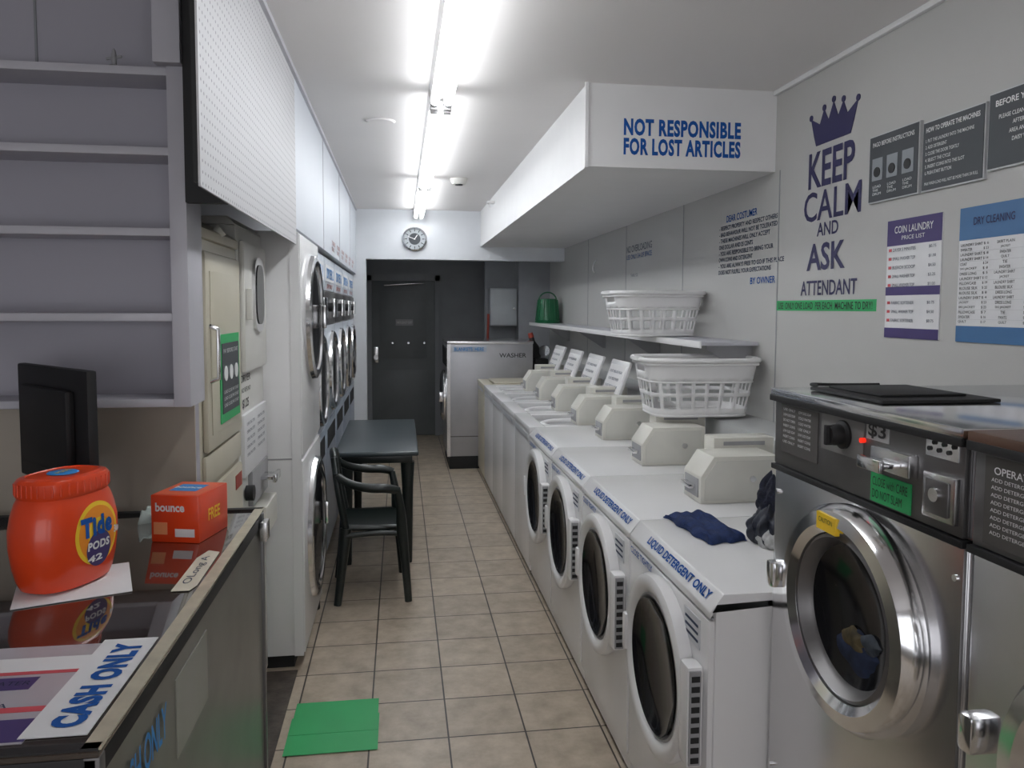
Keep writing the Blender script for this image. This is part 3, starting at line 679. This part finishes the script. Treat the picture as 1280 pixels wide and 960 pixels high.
# ------------------------------------------------------------ counter
CZ = 1.07
g = G('glass_display_counter')
x0, x1, y0, y1 = -1.30, -.395, 1.04, 2.27
g.box('base', (x0+.02, y0+.02, 0), (x1-.02, y1-.02, .12), BLACK)
g.box('body', (x0+.01, y0+.01, .12), (x1-.012, y1-.01, CZ-.03), mat('counter_body', (.03, .028, .025), .3))
g.box('front_glass', (x1-.012, y0+.02, .14), (x1-.006, y1-.02, CZ-.045), CFRONT)
g.box('top_glass', (x0, y0, CZ-.012), (x1, y1, CZ), CTOP, .002)
g.box('top_frame', (x0, y0, CZ-.045), (x1-.002, y1, CZ-.012), BLACK, .003)
g.box('trim_top_front', (x1-.022, y0, CZ-.001), (x1+.003, y1+.002, CZ+.002), ALU)
g.box('trim_top_back', (x0, y1-.018, CZ-.001), (x1, y1+.002, CZ+.002), BLACK)
g.box('trim_top_near', (x0, y0-.002, CZ-.001), (x1, y0+.015, CZ+.002), BLACK)
g.box('post_far', (x1-.02, y1-.02, .05), (x1+.001, y1, CZ-.012), DSTEEL, .002)
g.box('post_near', (x1-.02, y0, .05), (x1+.001, y0+.02, CZ-.012), DSTEEL, .002)
g.box('rail_bottom', (x1-.015, y0, .10), (x1+.001, y1, .14), DSTEEL, .002)
g.box('front_notice', (x1-.006, 1.40, .84), (x1-.004, 1.62, .985), mat('old_paper', (.30, .30, .26), .5)); g.box('front_notice_b', (x1-.006, 1.15, .70), (x1-.004, 1.34, .86), mat('old_paper2', (.22, .22, .20), .5))
g.text('front_text_reflection', 'CASH ONLY', (x1-.004, 1.22, .95), RX, UP, .24, .06, LBLUE, off=.02, depth=.001)  # reflection on the front glass, painted on as lettering
g.box('handle_lock', (x1, 2.20, .99), (x1+.02, 2.25, 1.045), STEEL, .003)
g = G('price_leaflet', (0, 0, CZ+.0005)); g.box('sheet', (-.86, 1.065, 0), (-.50, 1.375, .001), mat('leaflet_grey', (.42, .40, .44), .3))
g.box('stripe_purple', (-.86, 1.07, .001), (-.50, 1.13, .0015), PURPLE); g.box('stripe_red', (-.86, 1.15, .001), (-.50, 1.165, .0015), PINK); g.box('stripe_purple_b', (-.86, 1.22, .001), (-.56, 1.26, .0015), PURPLE); g.box('stripe_white', (-.86, 1.28, .001), (-.50, 1.33, .0015), PAPER)
g.box('stripe_red_b', (-.86, 1.27, .001), (-.50, 1.28, .0016), PINK)
for i, t in enumerate(('SERVICE', 'AREA', 'WATER')): g.text('txt_%d' % i, t, (-.60, 1.10+i*.07, .0018), (1, 0, 0), (0, 1, 0), .07, .013, TEXTG, off=0, depth=.0003)
g = G('cash_only_sign', (0, 0, CZ+.001)); g.box('sheet', (-.51, 1.075, 0.0005), (-.422, 1.385, .002), PAPER)
g.text('text', 'CASH ONLY', (-.460, 1.23, .0022), (0, 1, 0), (-1, 0, 0), .27, .046, BLUE, off=.06, depth=.0006)
g = G('paper_tag', (-.443, 1.74, CZ+.002), -.0); g.prism('tag', [(-.022, -.13), (.014, -.13), (.022, -.10), (.018, .12), (-.01, .135), (-.024, .08)], 'z', 0, .001, mat('tag_paper', (.62, .58, .47), .6))
g.text('text', 'OLong A', (-.002, 0, .0012), (0, 1, 0), (-1, 0, 0), .18, .022, TEXTG, off=0, depth=.0004)
g = G('paper_napkin', (-.68, 1.68, CZ+.001), .35); g.box('sheet', (-.10, -.10, 0), (.11, .10, .002), PAPER, .001)
cloth('pale_cloth', (0, 0, CZ), [(-.70, 2.14), (-.625, 2.15), (-.625, 2.25), (-.70, 2.25)], .03, mat('pale_green_cloth', (.42, .48, .45), .9))

# detergent tub
g = G('detergent_tub', (-.698, 1.70, CZ+.004), math.radians(-22))   # label faces local +X
def sup(rx, ry, z, k=2.6, n=56):
    out = []
    for i in range(n):
        a = 2*math.pi*i/n; ca, sa = math.cos(a), math.sin(a); q = (abs(ca)**k+abs(sa)**k)**(-1/k); out.append((rx*ca*q, ry*sa*q, z))
    return out
prof = [(.050, .070, 0), (.062, .088, .004), (.067, .096, .02), (.071, .104, .05), (.074, .110, .09), (.074, .110, .125), (.071, .104, .155), (.066, .095, .18), (.062, .086, .193)]
g.loft('body', [sup(a, b, z) for a, b, z in prof], ORANGE)
g.loft('lid', [sup(.064, .088, .190), sup(.067, .091, .195), sup(.067, .091, .222), sup(.063, .086, .228), sup(.052, .072, .231), sup(.050, .07, .229), sup(.02, .03, .229)], ORANGE)
for i in range(36):
    a = 2*math.pi*i/36; ca, sa = math.cos(a), math.sin(a); q = (abs(ca)**2.6+abs(sa)**2.6)**(-1/2.6)
    g.tube('lid_rib_%d' % i, [(.067*ca*q, .091*sa*q, .197), (.067*ca*q, .091*sa*q, .221)], .0018, ORANGE, res=1)
g.lathe('lid_disc', [(0, .0015), (.028, .0015), (.03, 0)], (0, 0, .2305), UP, LBLUE, 32)
g.text('lid_text', 'PODS', (0, 0, .2322), (-.2, 1, 0), (-1, -.2, 0), .04, .012, YELLOW, off=.01)
g.tube('lid_handle', [(-.066, -.03, .16), (-.085, -.02, .2), (-.085, .02, .2), (-.066, .03, .16)], .008, ORANGE)
def disc_wrap(n, cy, cz, r0, r1, m, lift):
    bm = bmesh.new(); N = 40
    def P(y, z):
        for (a, b, za), (a2, b2, zb) in zip(prof, prof[1:]):
            if za <= z <= zb: f = (z-za)/(zb-za); rx = a+(a2-a)*f; ry = b+(b2-b)*f; break
        else: rx, ry = prof[-1][:2]
        x = rx*max(0, 1-abs(y/ry)**2.6)**(1/2.6); return (x+lift, y, z)
    rs = [r0+(r1-r0)*t/5 for t in range(6)]; R = [[bm.verts.new(P(cy+r*math.cos(2*math.pi*i/N), cz+r*1.1*math.sin(2*math.pi*i/N))) for i in range(N)] for r in rs]
    for A, B in zip(R, R[1:]):
        for i in range(N): j = (i+1) % N; bm.faces.new((A[i], A[j], B[j], B[i]))
    if r0 < .002: bm.faces.new(R[0])
    finish(bm, n, m, g.e, 60)
disc_wrap('label_outer', .012, .105, .001, .060, YELLOW, .0006); disc_wrap('label_ring', .012, .105, .030, .052, mat('label_orange', (.9, .3, .02), .4), .0010)
disc_wrap('label_lower', .012, .073, .001, .034, PURPLE, .0016)
def wraptext(n, t, cy, cz, w, h, m, off, lift=.002):
    o = g.text(n, t, (0, cy, cz), RX, UP, w, h, m, off=off)
    for v in o.data.vertices:
        y, z = v.co.y, v.co.z
        for (a, b, za), (a2, b2, zb) in zip(prof, prof[1:]):
            if za <= z <= zb: f = (z-za)/(zb-za); rx = a+(a2-a)*f; ry = b+(b2-b)*f; break
        else: rx, ry = prof[-1][:2]
        v.co.x = rx*max(0, 1-abs(y/ry)**2.6)**(1/2.6)+lift
wraptext('label_name', 'Tide', .008, .122, .085, .042, BLUE, .06, .0022); wraptext('label_sub', 'PODS', .01, .082, .06, .018, TEXTW, .04, .0026); wraptext('label_foot', '42', .0, .055, .04, .014, TEXTW, .03, .0026); wraptext('label_3', '3in1', .075, .10, .035, .016, TEXTW, .03, .0016)

g = G('dryer_sheet_box', (-.54, 2.0, CZ), math.radians(-14))
g.box('carton', (-.062, -.045, 0), (.062, .105, .118), ORANGE, .003)
g.box('top_panel', (-.055, -.04, .118), (.055, .10, .1186), mat('carton_top', (.75, .12, .05), .4)); g.box('top_blue', (-.04, .0, .1186), (.03, .07, .119), LBLUE)
g.text('brand', 'bounce', (-.012, -.0455, .088), (1, 0, 0), UP, .075, .022, TEXTW, off=.03)
g.text('brand_top', 'bounce', (-.005, .035, .1192), (1, 0, 0), (0, 1, 0), .07, .02, TEXTW, off=.03)
g.box('label_white', (.0, -.0462, .015), (.05, -.0452, .035), TEXTW); g.box('label_yellow', (-.055, -.0462, .02), (-.02, -.0452, .05), mat('lbl_peach', (.9, .35, .15), .5)); g.text('flap_text', 'FREE', (.0625, .03, .06), RX, UP, .06, .03, YELLOW, off=.02)

# monitor
dx, dy = -.997+.71, 2.2-1.9; ang = math.atan2(dy, dx)
g = G('computer_monitor', (-.853, 2.05, CZ), ang)
g.box('panel', (-.205, -.012, .135), (.205, .012, .43), BLACK, .006); g.box('bezel_screen', (-.19, -.0135, .15), (.19, -.012, .415), GLASS)
g.box('back_bulge', (-.14, .012, .18), (.14, .035, .38), BLACK, .01)
g.box('neck', (-.03, .0, .01), (.03, .02, .2), BLACK, .004); g.lathe('foot', [(0, .012), (.09, .01), (.10, 0), (0, 0)], (0, .01, 0), UP, BLACK)
g = G('computer_mouse', (-1.05, 1.93, CZ)); g.loft('shell', [sup(.03, .05, .0), sup(.032, .052, .012), sup(.026, .044, .028), sup(.012, .022, .035)], BLACK)

# ------------------------------------------------------------ floor tape
g = G('green_floor_tape', (.022, -.01, 0)); g.box('tape_1', (-.46, 2.82, 0.0035), (-.115, 2.96, .0045), GREEN); g.box('tape_2', (-.46, 2.955, .0045), (-.115, 3.08, .0055), GREEN); g.box('tape_3', (-.455, 3.075, .0035), (-.12, 3.20, .0045), GREEN)

# ------------------------------------------------------------ table
g = G('plastic_table')
tx0, tx1, ty0, ty1, tz = -.415, .11, 4.86, 6.30, .74
g.box('top', (tx0, ty0, tz-.03), (tx1, ty1, tz), TABLEM, .012, 3); g.box('skirt', (tx0+.04, ty0+.04, tz-.08), (tx1-.04, ty1-.04, tz-.03), CHAIRM, .004)
for i, (x, y) in enumerate(((tx0+.07, ty0+.09), (tx1-.07, ty0+.09), (tx0+.07, ty1-.09), (tx1-.07, ty1-.09))):
    g.loft('leg_%d' % i, [sup(.026, .026, 0, 4, 20), sup(.028, .028, .02, 4, 20), sup(.036, .036, .5, 4, 20), sup(.045, .045, .66, 4, 20)], CHAIRM).location = (x, y, 0)

# ------------------------------------------------------------ plastic armchair
g = G('plastic_armchair', (-.17, 4.50, 0), math.radians(4))     # faces local +X
sx, sy, sz = .16, .21, .43
bm = bmesh.new(); n = 14; V = []
for j in range(n+1):
    V.append([bm.verts.new((-sx+2*sx*i/n, (-sy+2*sy*j/n)*(1-.10*(1-i/n)), sz+.012*abs((j/n-.5)*2)**2-.012*math.sin(math.pi*i/n)-(.02*(i/n)**6))) for i in range(n+1)])
for j in range(n):
    for i in range(n): bm.faces.new((V[j][i], V[j][i+1], V[j+1][i+1], V[j+1][i]))
o = finish(bm, 'seat', CHAIRM, g.e, 60); md = o.modifiers.new('s', 'SOLIDIFY'); md.thickness = .018; md.offset = -1
g.tube('seat_rim', [(-sx, -sy*.9, sz-.01), (sx, -sy, sz-.02), (sx+.01, -sy*.5, sz-.025), (sx+.01, sy*.5, sz-.025), (sx, sy, sz-.02), (-sx, sy*.9, sz-.01)], .014, CHAIRM)
for s in (-1, 1):
    g.tube('front_leg_%d' % (s+1), [(sx+.03, s*(sy+.035), 0), (sx+.015, s*(sy+.02), .22), (sx-.005, s*(sy+.005), .42), (sx-.01, s*(sy+.03), .55), (sx-.03, s*(sy+.045), .635)], .021, CHAIRM, radii=[1.0, 1.15, 1.6, 1.1, 1.0])
    g.tube('back_leg_%d' % (s+1), [(-sx-.04, s*(sy+.02), 0), (-sx-.01, s*(sy+.0), .22), (-sx+.01, s*(sy-.02), .42)], .021, CHAIRM, radii=[1.0, 1.2, 1.6])
    g.tube('arm_%d' % (s+1), [(sx-.02, s*(sy+.045), .635), (sx-.08, s*(sy+.055), .655), (-.02, s*(sy+.055), .655), (-sx+.02, s*(sy+.03), .68), (-sx-.03, s*(sy-.0), .72)], .021, CHAIRM, radii=[1.0, 1.3, 1.2, 1.1, 1.0])
    g.tube('back_post_%d' % (s+1), [(-sx+.01, s*(sy-.02), .42), (-sx-.02, s*(sy-.01), .58), (-sx-.04, s*(sy-.02), .72), (-sx-.05, s*(sy-.08), .80)], .021, CHAIRM)
g.tube('back_top', [(-sx-.04, -(sy-.02), .72), (-sx-.05, -(sy-.08), .80), (-sx-.06, 0, .83), (-sx-.05, (sy-.08), .80), (-sx-.04, (sy-.02), .72)], .02, CHAIRM)
for i in range(5):
    y = -.12+.06*i
    g.tube('slat_%d' % i, [(-sx+.0, y, .425), (-sx-.035, y, .6), (-sx-.052, y, .81)], .015, CHAIRM)
g.tube('side_stretcher', [(-sx-.0, -sy, .38), (0, -sy-.0, .40), (sx, -sy-.0, .38)], .016, CHAIRM); g.tube('side_stretcher_b', [(-sx, sy, .38), (0, sy, .40), (sx, sy, .38)], .016, CHAIRM)

# ------------------------------------------------------------ lights / world / camera
w = bpy.data.worlds.new('world'); sc.world = w; w.use_nodes = True
bg = w.node_tree.nodes['Background']; bg.inputs['Color'].default_value = (.95, .96, 1.0, 1); bg.inputs['Strength'].default_value = 1.75

cam = bpy.data.cameras.new('camera'); cam.lens = 27.0; cam.sensor_width = 36; cam.sensor_fit = 'HORIZONTAL'; cam.clip_start = .05
co = bpy.data.objects.new('camera', cam); COL.objects.link(co)
co.location = (0, 0, 1.65)
cam.shift_y = -33/1280
q = Vector((.1435, .98755, -.06445)).to_track_quat('-Z', 'Y')
co.rotation_euler = (q @ Quaternion((0, 0, 1), .004)).to_euler()
sc.camera = co
sc.view_settings.view_transform = 'Standard'
sc.view_settings.exposure = 0.12
